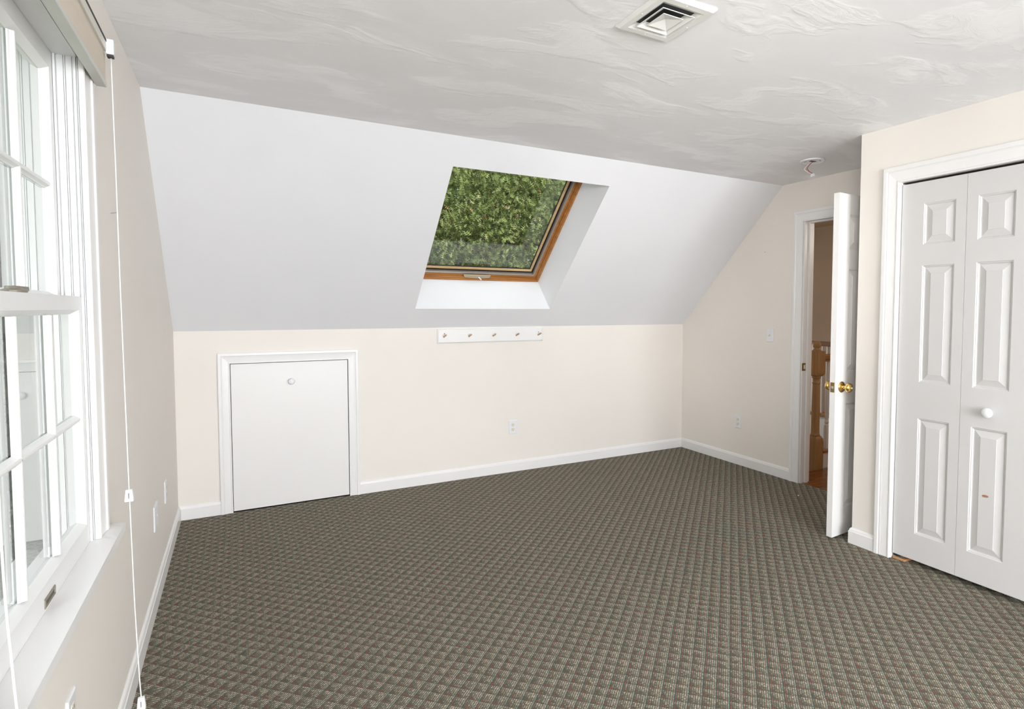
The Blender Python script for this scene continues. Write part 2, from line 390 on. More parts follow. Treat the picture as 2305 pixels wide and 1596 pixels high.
# left wall with its window opening
WY0, WY1, WZ0, WZ1 = -3.200, -2.395, .695, 2.014   # clear opening between the jambs
bm = BM()
def yz(x): return lambda y, z: Vector((x, y, z))
for poly in ([(0.12, -.2), (0.12, H1 + .12), (0, H1 + .0), (0, -.2)],
             [(0, -.2), (0, H1), (-SL, H2), (-SL, -.2)],
             [(-SL, -.2), (-SL, H2), (WY1 + .02, H2), (WY1 + .02, -.2)],
             [(WY1 + .02, -.2), (WY1 + .02, WZ0 - .02), (WY0 - .02, WZ0 - .02), (WY0 - .02, -.2)],
             [(WY1 + .02, WZ1 + .02), (WY1 + .02, H2), (WY0 - .02, H2), (WY0 - .02, WZ1 + .02)],
             [(WY0 - .02, -.2), (WY0 - .02, H2), (YB, H2), (YB, -.2)]):
    prism(bm, poly, yz(-.15), yz(0))
struct('wall_left', bm, M_WALL, 'cream painted wall holding the double-hung window', 'wall')
# knee wall, with the access opening
AX0, AX1, AZ = .300, 1.034, .990
bm = BM(); box(bm, 0, AX0, 0, .12, -.2, H1); box(bm, AX1, W, 0, .12, -.2, H1); box(bm, AX0, AX1, 0, .12, AZ, H1); box(bm, AX0, AX1, 0, .12, -.2, 0)
struct('wall_back', bm, M_WALL, 'low cream knee wall under the sloped ceiling', 'wall')
# right wall
bm = BM()
def prx(poly): prism(bm, poly, yz(W), yz(W + TH))
prx([(.12, -.2), (.12, H1), (0, H1), (0, -.2)]); prx([(0, -.2), (0, H1), (-SL, H2), (-SL, -.2)])
prx([(-SL, -.2), (-SL, H2), (OPY1, H2), (OPY1, -.2)]); prx([(OPY1, OPZ), (OPY1, H2), (OPY0, H2), (OPY0, OPZ)]); prx([(OPY0, -.2), (OPY0, H2), (YB, H2), (YB, -.2)])
struct('wall_right', bm, M_WALL, 'cream painted end wall holding the open passage door', 'wall')
# closet walls
KY0, KY1, KZ = -3.846, -2.560, 2.0215
bm = BM(); box(bm, WC, W, YC - .09, YC, 0, H2); box(bm, WC, WC + .10, KY1 + .015, YC - .09, 0, H2)
box(bm, WC, WC + .10, KY0 - .015, KY1 + .015, KZ + .015, H2); box(bm, WC, WC + .10, YB, KY0 - .015, 0, H2)
struct('wall_closet', bm, M_WALL, 'cream painted closet wall standing forward of the end wall', 'wall')
# unseen rear gable; its window bays are added to let light in
bm = BM(); box(bm, 0, .35, YB - .15, YB, 0, H2); box(bm, 3.2, W, YB - .15, YB, 0, H2); box(bm, .35, 3.2, YB - .15, YB, 0, .6); box(bm, .35, 3.2, YB - .15, YB, 2.1, H2)
box(bm, 1.70, 1.85, YB - .15, YB, .6, 2.1)
struct('wall_rear', bm, M_WALL, 'cream painted wall behind the photographer with two bays added to let light in', 'wall')
# ceiling
bm = BM(); box(bm, -.15, W + TH, YB - .15, -SL, H2, H2 + .12)
struct('ceiling', bm, M_CEIL, 'flat ceiling of trowelled white plaster', 'ceiling')
# sloped ceiling with the skylight shaft
SX0, SX1, ST0, ST1, SD = 1.479, 2.5824, .2118, 1.4295, .315
bm = BM()
def slab(x0, x1, t0, t1, d0=0.0, d1=SD):
    hexa(bm, [sp(x0, t0, d0), sp(x1, t0, d0), sp(x1, t1, d0), sp(x0, t1, d0), sp(x0, t0, d1), sp(x1, t0, d1), sp(x1, t1, d1), sp(x0, t1, d1)])
slab(-.15, SX0, -.05, LEN + .3); slab(SX1, W + TH, -.05, LEN + .3); slab(SX0, SX1, -.05, ST0); slab(SX0, SX1, ST1, LEN + .3)
struct('sloped_ceiling', bm, M_SLOPE, 'smooth white sloped ceiling with the skylight shaft cut through it', 'ceiling')

# baseboards
BASE = [(0, 0), (0, .014), (.070, .014), (.074, .011), (.080, .010), (.086, .007), (.090, .003), (.090, 0)]
def baseboard(name, runs, label):
    bm = BM()
    for (p0, p1, f) in runs:
        n = len(BASE)
        for s0, s1 in ((p0, p1),):
            a = [bm.verts.new(f(s0[0] + s0[1] * h, z, h)) for z, h in BASE]; b = [bm.verts.new(f(s1[0] + s1[1] * h, z, h)) for z, h in BASE]
            for j in range(n): bm.faces.new((a[j], a[(j + 1) % n], b[(j + 1) % n], b[j]))
            bm.faces.new(a); bm.faces.new(list(reversed(b)))
    return struct(name, bm, M_TRIM, label, 'baseboard')
def f2(F): return lambda a, z, h: F(a, z, h)
baseboard('baseboard_back', [((0, 1), (.232, 0), F_back), ((1.101, 0), (W, -1), F_back)], 'white baseboard along the knee wall')
baseboard('baseboard_left', [((0, -1), (YB, 1), F_left)], 'white baseboard under the window wall')
baseboard('baseboard_right', [((0, -1), (-1.304, 0), F_right)], 'white baseboard beside the passage door')
def F_ret(a, z, h): return Vector((a, YC + h, z))
baseboard('baseboard_closet', [((YC, 1), (-2.4685, 0), F_closet), ((W, -1), (WC, -1), F_ret)], 'white baseboard wrapping the closet corner')
baseboard('baseboard_rear', [((-3.937, 0), (YB, 1), F_closet)], 'white baseboard past the closet doors')

# ------------------------------------------------------------------ access door in the knee wall
bm = BM(); sweep(bm, [(1.0325, 0), (1.0325, .9885), (.3015, .9885), (.3015, 0)], [(-w, h) for w, h in case_prof(.070)], F_back)
struct('trim_1', bm, M_TRIM, 'white moulded casing around the small knee-wall door', 'door casing')
d1 = empty('door_1', (.667, .004, .006), 'small flush white access door in the knee wall', 'door', kind='structure')
bm = BM(); box(bm, .3045, 1.0295, .001, .022, .006, .9845); obj('door_leaf', bm, M_DOOR, d1, bevel=.0015)
def knob_prof(r, l): return [(r * .42, 0), (r * .42, l * .15), (r * .40, l * .30), (r * .75, l * .42), (r * .97, l * .58), (r, l * .70), (r * .93, l * .84), (r * .70, l * .94), (r * .35, l * .99), (0, l)]
bm = BM(); lathe(bm, knob_prof(.021, .036), lambda a, b, h: Vector((.6644 + a, .001 - h, .853 + b))); obj('door_knob', bm, M_PLATE, d1, smooth=True, label='small round white knob')

bm = BM(); box(bm, AX0 - .05, AX1 + .05, .1205, .14, -.2, AZ + .05); struct('eaves_light_block', bm, M_DARK, 'unseen dark board added behind the knee-wall door to block daylight', 'wall')  # unseen dark board added to stop daylight leaking through the door gap
# ------------------------------------------------------------------ passage door: casing, jambs, leaf
bm = BM(); sweep(bm, [(OPY0 - .005, 0), (OPY0 - .005, OPZ - .006), (OPY1 + .008, OPZ - .006), (OPY1 + .008, 0)], case_prof(.085), F_right)
j0, j1 = OPY0 + .018, OPY1 - .0
struct('trim_2', bm, M_TRIM, 'white moulded casing around the passage doorway', 'door casing')
frm = empty('door_frame', (W + .05, -1.79, 0), 'white jamb lining the passage doorway with a brass strike', 'door frame', kind='structure')
bm = BM(); JX0, JX1 = W - .0005, W + TH + .0005
box(bm, JX0, JX1, OPY1 - .004, OPY1 + .012, .0, OPZ); box(bm, JX0, JX1, OPY0 - .012, OPY0 + .004, .0, OPZ); box(bm, JX0, JX1, OPY0 - .012, OPY1 + .012, OPZ - .004, OPZ + .012)
obj('jamb', bm, M_TRIM, frm)
bm = BM(); sx0, sx1 = W + .040, W + .075
box(bm, sx0, sx1, OPY1 - .016, OPY1 - .004, 0, OPZ - .016); box(bm, sx0, sx1, OPY0 + .004, OPY0 + .016, 0, OPZ - .016); box(bm, sx0, sx1, OPY0 + .004, OPY1 - .004, OPZ - .016, OPZ - .004)
obj('door_stop', bm, M_TRIM, frm, bevel=.002)
bm = BM(); box(bm, W - .006, W + .034, OPY1 - .0055, OPY1 - .004, .878, .938)
sk = obj('strike_plate', bm, M_OLDBRASS, frm, bevel=.0006, label='dull brass strike plate')
bm = BM(); box(bm, W + .012, W + .028, OPY1 - .0062, OPY1 - .005, .893, .923); obj('latch_hole', bm, M_IVORY, sk)
# leaf: local a from the hinge edge towards the latch edge, b up, h off the room face
HINGE = Vector((W - .012, -2.1915, 0)); ang = R(3.9)
LD = Vector((-math.cos(ang), -math.sin(ang), 0)); LNrm = Vector((math.sin(ang), -math.cos(ang), 0))
LW, LZ0, LZ1, LT = .758, .012, 2.020, .035
def F_leaf(a, b, h): return HINGE + LD * a + LNrm * h + Vector((0, 0, b))
def panel_door(bm, F, a0, a1, z0, z1, thick, panels, both=False):
    """moulded slab: the face is cut into a grid, each panel sunk with a sloped moulding and a raised field"""
    def face(hs, flip):
        xs = sorted({a0, a1} | {v for p in panels for v in p[:2]}); zs = sorted({z0, z1} | {v for p in panels for v in p[2:]})
        for i in range(len(xs) - 1):
            for j in range(len(zs) - 1):
                c = ((xs[i] + xs[i + 1]) / 2, (zs[j] + zs[j + 1]) / 2)
                if any(p[0] < c[0] < p[1] and p[2] < c[1] < p[3] for p in panels): continue
                q = [bm.verts.new(F(x, z, hs)) for x, z in ((xs[i], zs[j]), (xs[i + 1], zs[j]), (xs[i + 1], zs[j + 1]), (xs[i], zs[j + 1]))]
                bm.faces.new(q if not flip else q[::-1])
        for (p0, p1, q0, q1) in panels:
            prev = None; s = 1 if hs >= 0 and not flip else -1
            for ins, dep in ((0, 0), (.003, -.0035), (.006, -.0035), (.010, -.009), (.014, -.0095), (.042, -.0025), (.043, -.001)):
                ring = [bm.verts.new(F(x, z, hs + s * dep)) for x, z in ((p0 + ins, q0 + ins), (p1 - ins, q0 + ins), (p1 - ins, q1 - ins), (p0 + ins, q1 - ins))]
                if prev:
                    for k in range(4): bm.faces.new((prev[k], prev[(k + 1) % 4], ring[(k + 1) % 4], ring[k]))
                prev = ring
            bm.faces.new(prev)
    face(0.0, False); face(-thick, True)
    for (c0, c1) in (((a0, z0), (a1, z0)), ((a1, z0), (a1, z1)), ((a1, z1), (a0, z1)), ((a0, z1), (a0, z0))):
        bm.faces.new([bm.verts.new(F(*c0, 0)), bm.verts.new(F(*c1, 0)), bm.verts.new(F(*c1, -thick)), bm.verts.new(F(*c0, -thick))])
d2 = empty('door_2', HINGE, 'white six-panel passage door standing open against the closet', 'door', kind='structure')
c0, c1, c2, c3 = .113, .325, .433, LW - .110
pz = [(1.702, 1.905), (.985, 1.592), (.172, .797)]
bm = BM(); panel_door(bm, F_leaf, 0, LW, LZ0, LZ1, LT, [(a, b, q0, q1) for (a, b) in ((c0, c1), (c2, c3)) for (q0, q1) in pz])
bmesh.ops.remove_doubles(bm, verts=bm.verts, dist=.0001); obj('door_leaf', bm, M_DOOR, d2)
ka, kz = LW - .062, .898
rose = [(.033, 0), (.033, .002), (.031, .005), (.024, .008), (.016, .010), (.011, .012), (.0095, .022), (.010, .026)]
kn = [(.010, .024), (.0135, .028), (.020, .032), (.0255, .038), (.0275, .045), (.0265, .052), (.022, .058), (.012, .0615), (.006, .062), (0, .062)]
for s, h0 in ((1, 0), (-1, -LT)):
    def FK(a, b, h, s=s, h0=h0): return F_leaf(ka + a, kz + b, h0 + s * h)
    bm = BM(); lathe(bm, rose, FK, 40); ro = obj('door_knob', bm, M_BRASS, d2, smooth=True, label='polished brass knob')
    bm = BM(); lathe(bm, kn, FK, 40); obj('knob_ball', bm, M_BRASS, ro, smooth=True)
    if s == 1:
        bm = BM(); lathe(bm, [(.0045, .0615), (.0045, .066), (.003, .067)], FK, 16)
        for q in (-1,): box_pts = [F_leaf(ka + a, kz + b, h) for h in (.066, .070) for a, b in ((-.002, -.006), (.002, -.006), (.002, .006), (-.002, .006))]
        hexa(bm, box_pts); obj('privacy_button', bm, M_STEEL, ro, label='small steel privacy button')
bm = BM(); pts = [F_leaf(a, b, h) for a in (LW - .0002, LW + .0012) for b, h in ((kz - .029, -.005), (kz + .029, -.005), (kz + .029, -.030), (kz - .029, -.030))]
hexa(bm, pts); lp = obj('latch_plate', bm, M_OLDBRASS, d2, label='dull brass latch plate')
bm = BM(); pts = [F_leaf(a, b, h) for a in (LW, LW + .008) for b, h in ((kz - .008, -.012), (kz + .008, -.012), (kz + .008, -.024), (kz - .008, -.024))]
hexa(bm, pts); obj('latch_bolt', bm, M_STEEL, lp, bevel=.002)
for z in (.20, 1.02, 1.84):
    bm = BM(); tube(bm, [HINGE + Vector((.004, -.006, z - .045)), HINGE + Vector((.004, -.006, z + .045))], .006, 12); obj('hinge', bm, M_BRASS, d2, smooth=False)

# ------------------------------------------------------------------ closet casing and bifold doors
bm = BM(); sweep(bm, [(KY0 - .0025, 0), (KY0 - .0025, KZ + .0005), (KY1 + .0025, KZ + .0005), (KY1 + .0025, 0)], case_prof(.0875), F_closet)
struct('trim_3', bm, M_TRIM, 'white moulded casing around the closet opening', 'door casing')
bm = BM(); box(bm, WC - .0005, WC + .10, KY1, KY1 + .015, 0, KZ); box(bm, WC - .0005, WC + .10, KY0 - .015, KY0, 0, KZ); box(bm, WC - .0005, WC + .10, KY0 - .015, KY1 + .015, KZ, KZ + .015)
struct('trim_4', bm, M_TRIM, 'white jamb boards lining the closet opening', 'door jamb')
bm = BM(); box(bm, WC + .020, WC + .042, KY0, KY1, KZ - .004, KZ); struct('trim_5', bm, M_DARK, 'dark metal track above the folding closet doors', 'door track')
FACE = WC + .010
def F_bi(a, b, h): return Vector((FACE - h, a, b))
bz = [(1.6865, 1.8965), (.975, 1.579), (.171, .7855)]
def leaf_bi(y_hi, wide_hi):
    bm = BM(); w = .3175; y_lo = y_hi - w
    p1 = y_hi - (.114 if wide_hi else .0505); p0 = p1 - .1545
    panel_door(bm, F_bi, y_lo, y_hi, .029, 2.0085, .032, [(p0, p1, q0, q1) for q0, q1 in bz])
    bmesh.ops.remove_doubles(bm, verts=bm.verts, dist=.0001); return bm
d3 = empty('door_3', (WC, -2.88, 0), 'pair of white folding closet leaves with a white knob', 'door', kind='structure')
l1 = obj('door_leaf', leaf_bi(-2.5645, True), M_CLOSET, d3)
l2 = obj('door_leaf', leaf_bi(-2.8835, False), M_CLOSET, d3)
bm = BM(); lathe(bm, knob_prof(.024, .040), lambda a, b, h: Vector((FACE - h, -3.0135 + a, .8665 + b))); obj('door_knob', bm, M_PLATE, l2, smooth=True, label='round white knob')
bm = BM()
random.seed(4)
pc = [(-3.006 + .012 * math.cos(t * .785) * (1 + .4 * random.random()), .464 + .005 * math.sin(t * .785) * (1 + .5 * random.random())) for t in range(8)]
prism(bm, pc, lambda a, b: Vector((FACE + .0005, a, b)), lambda a, b: Vector((FACE + .0008 - .0025, a, b))); obj('paint_chip', bm, mat('bare_wood_chip', (.42, .20, .12), .8), l2, label='small bare brown chip in the paint')
# closet back; its near-black colour stands in for shade
bm = BM(); box(bm, WC + .50, WC + .52, YB, YC - .09, 0, H2)
struct('wall_inner', bm, M_DARK, 'closet back coloured near-black as shade behind the folding doors', 'wall')
# wood block with a metal pivot bracket
blk = empty('pivot_block', (3.47, -2.59, 0), 'raw wood block with a metal bracket at the foot of the closet jamb', 'wood block')
bm = BM(); hexa(bm, [(3.432, -2.566, 0), (3.50, -2.566, 0), (3.50, -2.640, 0), (3.436, -2.630, 0), (3.432, -2.566, .011), (3.50, -2.566, .011), (3.50, -2.640, .011), (3.436, -2.630, .011)])
obj('block', bm, M_BLOCK, blk, bevel=.001)
bm = BM(); box(bm, 3.436, 3.49, -2.618, -2.5625, .0112, .0145); box(bm, 3.437, 3.49, -2.5655, -2.5625, .0112, .055); obj('bracket', bm, M_STEEL, blk, bevel=.0008, label='zinc pivot bracket')

# ------------------------------------------------------------------ window in the left wall
win = empty('window_1', (0, -2.7975, WZ0), 'white double-hung window with six-over-six panes', 'window', kind='structure')
bm = BM(); CW = .097
sweep(bm, [(WY0, WZ0 + .02), (WY0, WZ1), (WY1, WZ1), (WY1, WZ0 + .02)], case_prof(CW), F_left)
obj('window_casing', bm, M_TRIM, win)
bm = BM(); box(bm, -.150, .050, WY0, WY1, WZ0 - .004, WZ0 + .019)      # stool, between jambs and out over the wall
box(bm, 0.0005, .050, WY0 - CW - .03, WY0, WZ0 - .004, WZ0 + .019); box(bm, .0005, .050, WY1, WY1 + CW + .03, WZ0 - .004, WZ0 + .019)
bmesh.ops.remove_doubles(bm, verts=bm.verts, dist=.0005)
obj('window_stool', bm, M_TRIM, win)
bm = BM(); box(bm, .0005, .016, WY0 - CW + .002, WY1 + CW - .002, WZ0 - .062, WZ0 - .004); obj('window_apron', bm, M_WALL, win, bevel=.002)
# jamb liners with vertical grooves
bm = BM()
for s, y in ((1, WY1), (-1, WY0)):
    box(bm, -.150, .001, y + s * .005, y + s * .02, WZ0, WZ1 + .02)
    for (x0, x1, d) in ((-.150, -.098, 0), (-.094, -.076, 0), (-.0735, -.058, 0), (-.0575, -.0525, .0), (-.0505, -.0455, .0045), (-.043, -.0300, .0), (-.0285, -.0260, .001), (-.0245, -.0125, .0), (-.0090, -.0035, .0045), (-.0015, .001, .0)):
        box(bm, x0, x1, y - s * d, y + s * .005, WZ0 + .019, WZ1)
box(bm, -.150, .001, WY0 - .02, WY1 + .02, WZ1, WZ1 + .02)
obj('jamb_liner', bm, M_VINYL, win)
SY0, SY1 = WY0 + .002, WY1 - .002
def sash(name, xf, z0, z1, bot, top, hm):
    """xf room face; glass plane sits 16 mm behind; frame slopes in to the glass"""
    bm = BM(); st = .032; T = .036; g = xf - .017
    ya, yb = SY0 + st, SY1 - st; za, zb = z0 + bot, z1 - top
    prof_out = [(SY0, z0), (SY1, z0), (SY1, z1), (SY0, z1)]; prof_in = [(ya, za), (yb, za), (yb, zb), (ya, zb)]
    gl = .012; pin2 = [(ya + gl, za + gl), (yb - gl, za + gl), (yb - gl, zb - gl), (ya + gl, zb - gl)]
    rings = [[bm.verts.new((x, *p)) for p in P] for x, P in ((xf - T, prof_out), (xf, prof_out), (xf, prof_in), (g, pin2), (g - .004, pin2), (xf - T, prof_in))]
    for a, b in zip(rings, rings[1:] + rings[:1]):
        for k in range(4): bm.faces.new((a[k], a[(k + 1) % 4], b[(k + 1) % 4], b[k]))
    o = obj(name, bm, M_VINYL, win)
    ps = ya + gl; pe = yb - gl; zs, ze = za + gl, zb - gl
    MP = [(-.011, 0), (-.011, .003), (-.0075, .0055), (-.0055, .0095), (-.0045, .0125), (-.0015, .0135), (.0015, .0135), (.0045, .0125), (.0055, .0095), (.0075, .0055), (.011, .003), (.011, 0)]
    for y in (ya + .02 + (yb - ya - .0) * 1 / 3 - .02, ya + (yb - ya) * 2 / 3):
        bm = BM(); prism(bm, MP, lambda w, h: Vector((g + h, y + w, zs)), lambda w, h: Vector((g + h, y + w, ze))); obj('muntin', bm, M_VINYL, o)
    bm = BM(); prism(bm, MP, lambda w, h: Vector((g + h, ps, hm + w)), lambda w, h: Vector((g + h, pe, hm + w))); obj('muntin', bm, M_VINYL, o)
    for y in (ya + (yb - ya) / 3, ya + (yb - ya) * 2 / 3):      # exterior bars show through the glazing
        bm = BM(); prism(bm, MP, lambda w, h: Vector((g - .012 - h, y + w, zs)), lambda w, h: Vector((g - .012 - h, y + w, ze))); obj('muntin', bm, M_VINYL, o)
    bm = BM(); v = [bm.verts.new((g - .002, a, b)) for a, b in ((ps, zs), (pe, zs), (pe, ze), (ps, ze))]; bm.faces.new(v)
    obj('pane', bm, M_GLASS, o)
    return o
low = sash('lower_sash', -.0095, WZ0 + .0195, 1.382, .055, .035, 1.0575)
upp = sash('upper_sash', -.0515, 1.352, WZ1 - .001, .030, .045, 1.668)
bm = BM()
pl = lambda a, b, h: Vector((-.0095 + h, a, b))
sweep(bm, [(-2.835, .7215), (-2.755, .7215), (-2.755, .7415), (-2.835, .7415)], [(0, 0), (0, .002), (.003, .003), (.0045, .0005), (.0045, 0)], pl, closed=True)
lf = obj('sash_lift', bm, M_BRONZE, low, label='champagne recessed finger lift')
bm = BM(); box(bm, -.0094, -.0090, -2.8335, -2.7565, .723, .740); obj('lift_recess', bm, mat('lift_shadow_metal', (.10, .085, .065), .5, .5), lf)
lk = Vector((-.030, -2.86, 1.382))
bm = BM(); lathe(bm, [(.021, 0), (.021, .005), (.013, .008), (.011, .013), (0, .014)], lambda a, b, h: lk + Vector((a, b * 1.2, h)), 24)
box(bm, lk.x - .014, lk.x + .010, lk.y - .002, lk.y + .060, lk.z + .0035, lk.z + .0135)
obj('sash_lock', bm, M_BRONZE, low, bevel=.002, label='champagne metal sash lock')

# ------------------------------------------------------------------ raised cellular shade on the window head
SH0, SH1 = -3.300, -2.290
shd = empty('window_shade', (.03, -2.795, 2.0), 'beige pleated shade drawn fully up over the window head', 'window shade')
bm = BM(); box(bm, .021, .046, SH0, SH1, 1.978, 1.992); br = obj('bottom_rail', bm, M_SHADERAIL, shd, bevel=.002, label='grey-green bottom rail')
bm = BM(); box(bm, .0215, .0455, SH1, SH1 + .003, 1.9785, 1.9915); obj('rail_cap', bm, M_CORD, br)
bm = BM(); n = 22
zz = [1.992 + (2.074 - 1.992) * i / n for i in range(n + 1)]
pf = [(.0440 if i % 2 else .0437, z) for i, z in enumerate(zz)]; pb = [(.0230 if i % 2 else .0250, z) for i, z in enumerate(zz)][::-1]
prism(bm, pf + pb, lambda a, b: Vector((a, SH0 + .004, b)), lambda a, b: Vector((a, SH1 - .004, b))); obj('pleated_fabric', bm, M_SHADEFAB, shd, label='beige pleated fabric stack')
bm = BM(); box(bm, .0195, .050, SH0, SH1 - .012, 2.074, 2.108); hr = obj('headrail', bm, mat('shade_headrail', (.66, .64, .58), .4), shd, bevel=.0015, label='pale metal head rail')
bm = BM(); box(bm, .0500, .0512, SH0, SH1 - .014, 2.098, 2.1045); obj('rail_groove', bm, M_DARK, hr)
bm = BM(); box(bm, .048, .067, SH1 - .022, SH1 + .004, 2.066, 2.108); ec = obj('cord_lock', bm, M_PLATE, shd, bevel=.003, label='white plastic cord lock')
bm = BM(); box(bm, .050, .065, SH1 - .018, SH1, 2.060, 2.066); obj('cord_guide', bm, M_DARK, ec)
def cord(name, pts, r, parent):
    bm = BM(); tube(bm, curve(pts, 6), r, 8); return obj(name, bm, M_CORD, parent, smooth=True)
cd = cord('pull_cord', [(.0575, SH1 - .004, 2.062), (.0590, -2.291, 1.75), (.0600, -2.290, 1.45), (.0625, -2.2905, 1.10), (.0645, -2.290, .815)], .0016, shd)
def tassel(parent, p, h=.036, w=.011):
    bm = BM(); rings = []
    for k, (z, s) in enumerate(((0, .72), (-h * .9, 1.0), (-h, .96))):
        rings.append([bm.verts.new(Vector(p) + Vector((w * s * a, w * s * b * .8, z))) for a, b in ((-1, -1), (1, -1), (1, 1), (-1, 1))])
    for a, b in zip(rings, rings[1:]):
        for i in range(4): bm.faces.new((a[i], a[(i + 1) % 4], b[(i + 1) % 4], b[i]))
    bm.faces.new(rings[0]); bm.faces.new(rings[-1][::-1])
    t = obj('tassel', bm, M_CORD, parent, bevel=.0015, label='white plastic cord end')
    bm = BM(); box(bm, p[0] - .0012, p[0] + .0012, p[1] - w * .8 - .0012, p[1] - w * .5, p[2] - h * .72, p[2] - h * .28); obj('tassel_slot', bm, mat('slot_grey', (.25, .25, .33), .5), t)
tassel(cd, (.0645, -2.290, .817))
cd2 = cord('pull_cord', [(.0650, -2.290, .782), (.0668, -2.290, .62), (.0690, -2.290, .45), (.0735, -2.289, .26), (.0765, -2.288, .176)], .0016, shd)
tassel(cd2, (.0765, -2.288, .178))
cd3 = cord('pull_cord', [(.055, SH0 + .02, 2.07), (.0445, -3.27, 1.6), (.042, -3.26, 1.25), (.0415, -3.25, .95), (.047, -3.25, .80), (.050, -3.25, .735)], .0018, shd)
tassel(cd3, (.052, -3.25, .737), .03)

# ------------------------------------------------------------------ skylight
sk_ = empty('window_2', sp((SX0 + SX1) / 2, (ST0 + ST1) / 2, SD), 'pine-framed skylight looking up into green oak leaves', 'skylight', kind='structure')
def F_sky(a, b, h): return sp(a, b, h)
ring_path = [(SX0, ST0), (SX1, ST0), (SX1, ST1), (SX0, ST1)]
def skyframe(name, prof, m, parent=sk_, **kw):
    bm = BM(); sweep(bm, ring_path, prof, F_sky, closed=True); return obj(name, bm, m, parent, **kw)
D = SD
skyframe('pine_frame', [(-.05, D + .0005), (.012, D + .0005), (.014, D + .003), (.014, D + .010), (.018, D + .011), (.018, D + .016), (.020, D + .018), (.020, D + .034), (.026, D + .036), (.036, D + .036), (.036, D + .11), (-.05, D + .11)], M_PINE, label='orange varnished pine frame')
skyframe('weather_strip', [(.036, D + .034), (.047, D + .034), (.050, D + .037), (.050, D + .060), (.036, D + .060)], M_TAUPE, label='taupe aluminium strip')
skyframe('gasket', [(.036, D + .066), (.064, D + .0605), (.060, D + .078), (.036, D + .078)], M_GASKET)
skyframe('sash', [(.065, D + .058), (.074, D + .058), (.079, D + .066), (.080, D + .078), (.065, D + .078)], M_PALE, label='pale pine sash')
skyframe('glass_bead', [(.0795, D + .070), (.0835, D + .072), (.0835, D + .079), (.0795, D + .079)], M_GASKET)
bm = BM(); v = [bm.verts.new(sp(a, b, D + .079)) for a, b in ((SX0 + .06, ST0 + .06), (SX1 - .06, ST0 + .06), (SX1 - .06, ST1 - .06), (SX0 + .06, ST1 - .06))]; bm.faces.new(v)
obj('pane', bm, M_SKYGLASS, sk_)
bm = BM(); hb = [(1.915, .036), (2.143, .036), (2.135, .004), (2.085, -.004), (2.050, -.006), (2.000, -.003), (1.925, .006)]
prism(bm, hb, lambda a, b: sp(a, ST0 + .021 + b * .75, D + .006), lambda a, b: sp(a, ST0 + .021 + b * .75, D + .018))
hd = obj('vent_bar', bm, M_HANDLE, sk_, bevel=.0015, label='beige ventilation bar with a small lever')
bm = BM(); tube(bm, [sp(2.040, ST0 + .034, D + .004), sp(2.068, ST0 + .012, D - .002)], [.0045, .006], 10); obj('lever', bm, M_CORD, hd, smooth=True)

# ------------------------------------------------------------------ wall plates
def plate_body(F, a, b, w=.070, h=.114, t=.006):
    bm = BM(); bv = .004
    A = [(-w / 2, -h / 2), (w / 2, -h / 2), (w / 2, h / 2), (-w / 2, h / 2)]; Bp = [(x - math.copysign(bv, x), y - math.copysign(bv, y)) for x, y in A]
    r = [[bm.verts.new(F(a + x, b + y, hh)) for x, y in P] for P, hh in ((A, .0003), (A, t * .55), (Bp, t))]
    for p, q in zip(r, r[1:]):
        for k in range(4): bm.faces.new((p[k], p[(k + 1) % 4], q[(k + 1) % 4], q[k]))
    bm.faces.new(r[0]); bm.faces.new(r[2]); return bm
def disc_pts(r, n=20, flat=None):
    out = []
    for i in range(n):
        x, y = r * math.cos(2 * math.pi * i / n), r * math.sin(2 * math.pi * i / n)
        if flat: y = max(-flat, min(flat, y))
        out.append((x, y))
    return out
def pr2(bm, pts, F, a, b, h0, h1): prism(bm, pts, lambda x, y: F(a + x, b + y, h0), lambda x, y: F(a + x, b + y, h1))
def screw(F, a, b, h, parent, r=.0028, m=None):
    bm = BM(); lathe(bm, [(r, 0), (r, .0006), (r * .6, .0011), (0, .0012)], lambda x, y, q: F(a + x, b + y, h + q), 12); return obj('screw', bm, m or M_PLATE, parent)
def duplex(parent, F, a, b, h):
    for s in (1, -1):
        c = b + s * .0195
        bm = BM(); pr2(bm, disc_pts(.0172, 24, .0145), F, a, c, h - .002, h + .0012); r = obj('receptacle', bm, M_IVORY, parent, label='ivory socket')
        bm = BM()
        pr2(bm, [(-.008, -.001), (-.0058, -.001), (-.0058, .008), (-.008, .008)], F, a, c, h + .0008, h + .0016)
        pr2(bm, [(.0058, 0), (.0078, 0), (.0078, .008), (.0058, .008)], F, a, c, h + .0008, h + .0016)
        pr2(bm, [(x, y - .007) for x, y in disc_pts(.0026, 10)], F, a, c, h + .0008, h + .0016)
        obj('socket_slot', bm, M_DARK, r)
    screw(F, a, b, h, parent)
def outlet(F, a, b, label, w=.070, kinds=('duplex',)):
    t = empty('wall_outlet', F(a, b, 0), label, 'wall outlet', 'electrical plates on the walls')
    obj('cover_plate', plate_body(F, a, b, w), M_PLATE, t)
    for i, k in enumerate(kinds):
        aa = a + (i - (len(kinds) - 1) / 2) * .046
        if k == 'duplex': duplex(t, F, aa, b, .006)
        elif k == 'jack':
            bm = BM(); pr2(bm, [(-.006, -.006), (.006, -.006), (.006, .006), (-.006, .006)], F, aa, b, .005, .0075); obj('phone_jack', bm, M_IVORY, t)
            for s in (1, -1): screw(F, aa, b + s * .042, .006, t)
        else:
            for s in (1, -1): screw(F, aa, b + s * .030, .006, t)
    return t
outlet(F_back, 2.317, .371, 'white outlet plate on the knee wall below the peg rail')
outlet(F_right, -.7446, .373, 'white outlet plate low on the end wall left of the doorway')
outlet(F_left, -2.7195, .410, 'white outlet plate on the window wall beneath the window stool')
outlet(F_left, -1.135, .383, 'wide two-gang white plate low on the window wall past the window', w=.116, kinds=('blank', 'jack'))
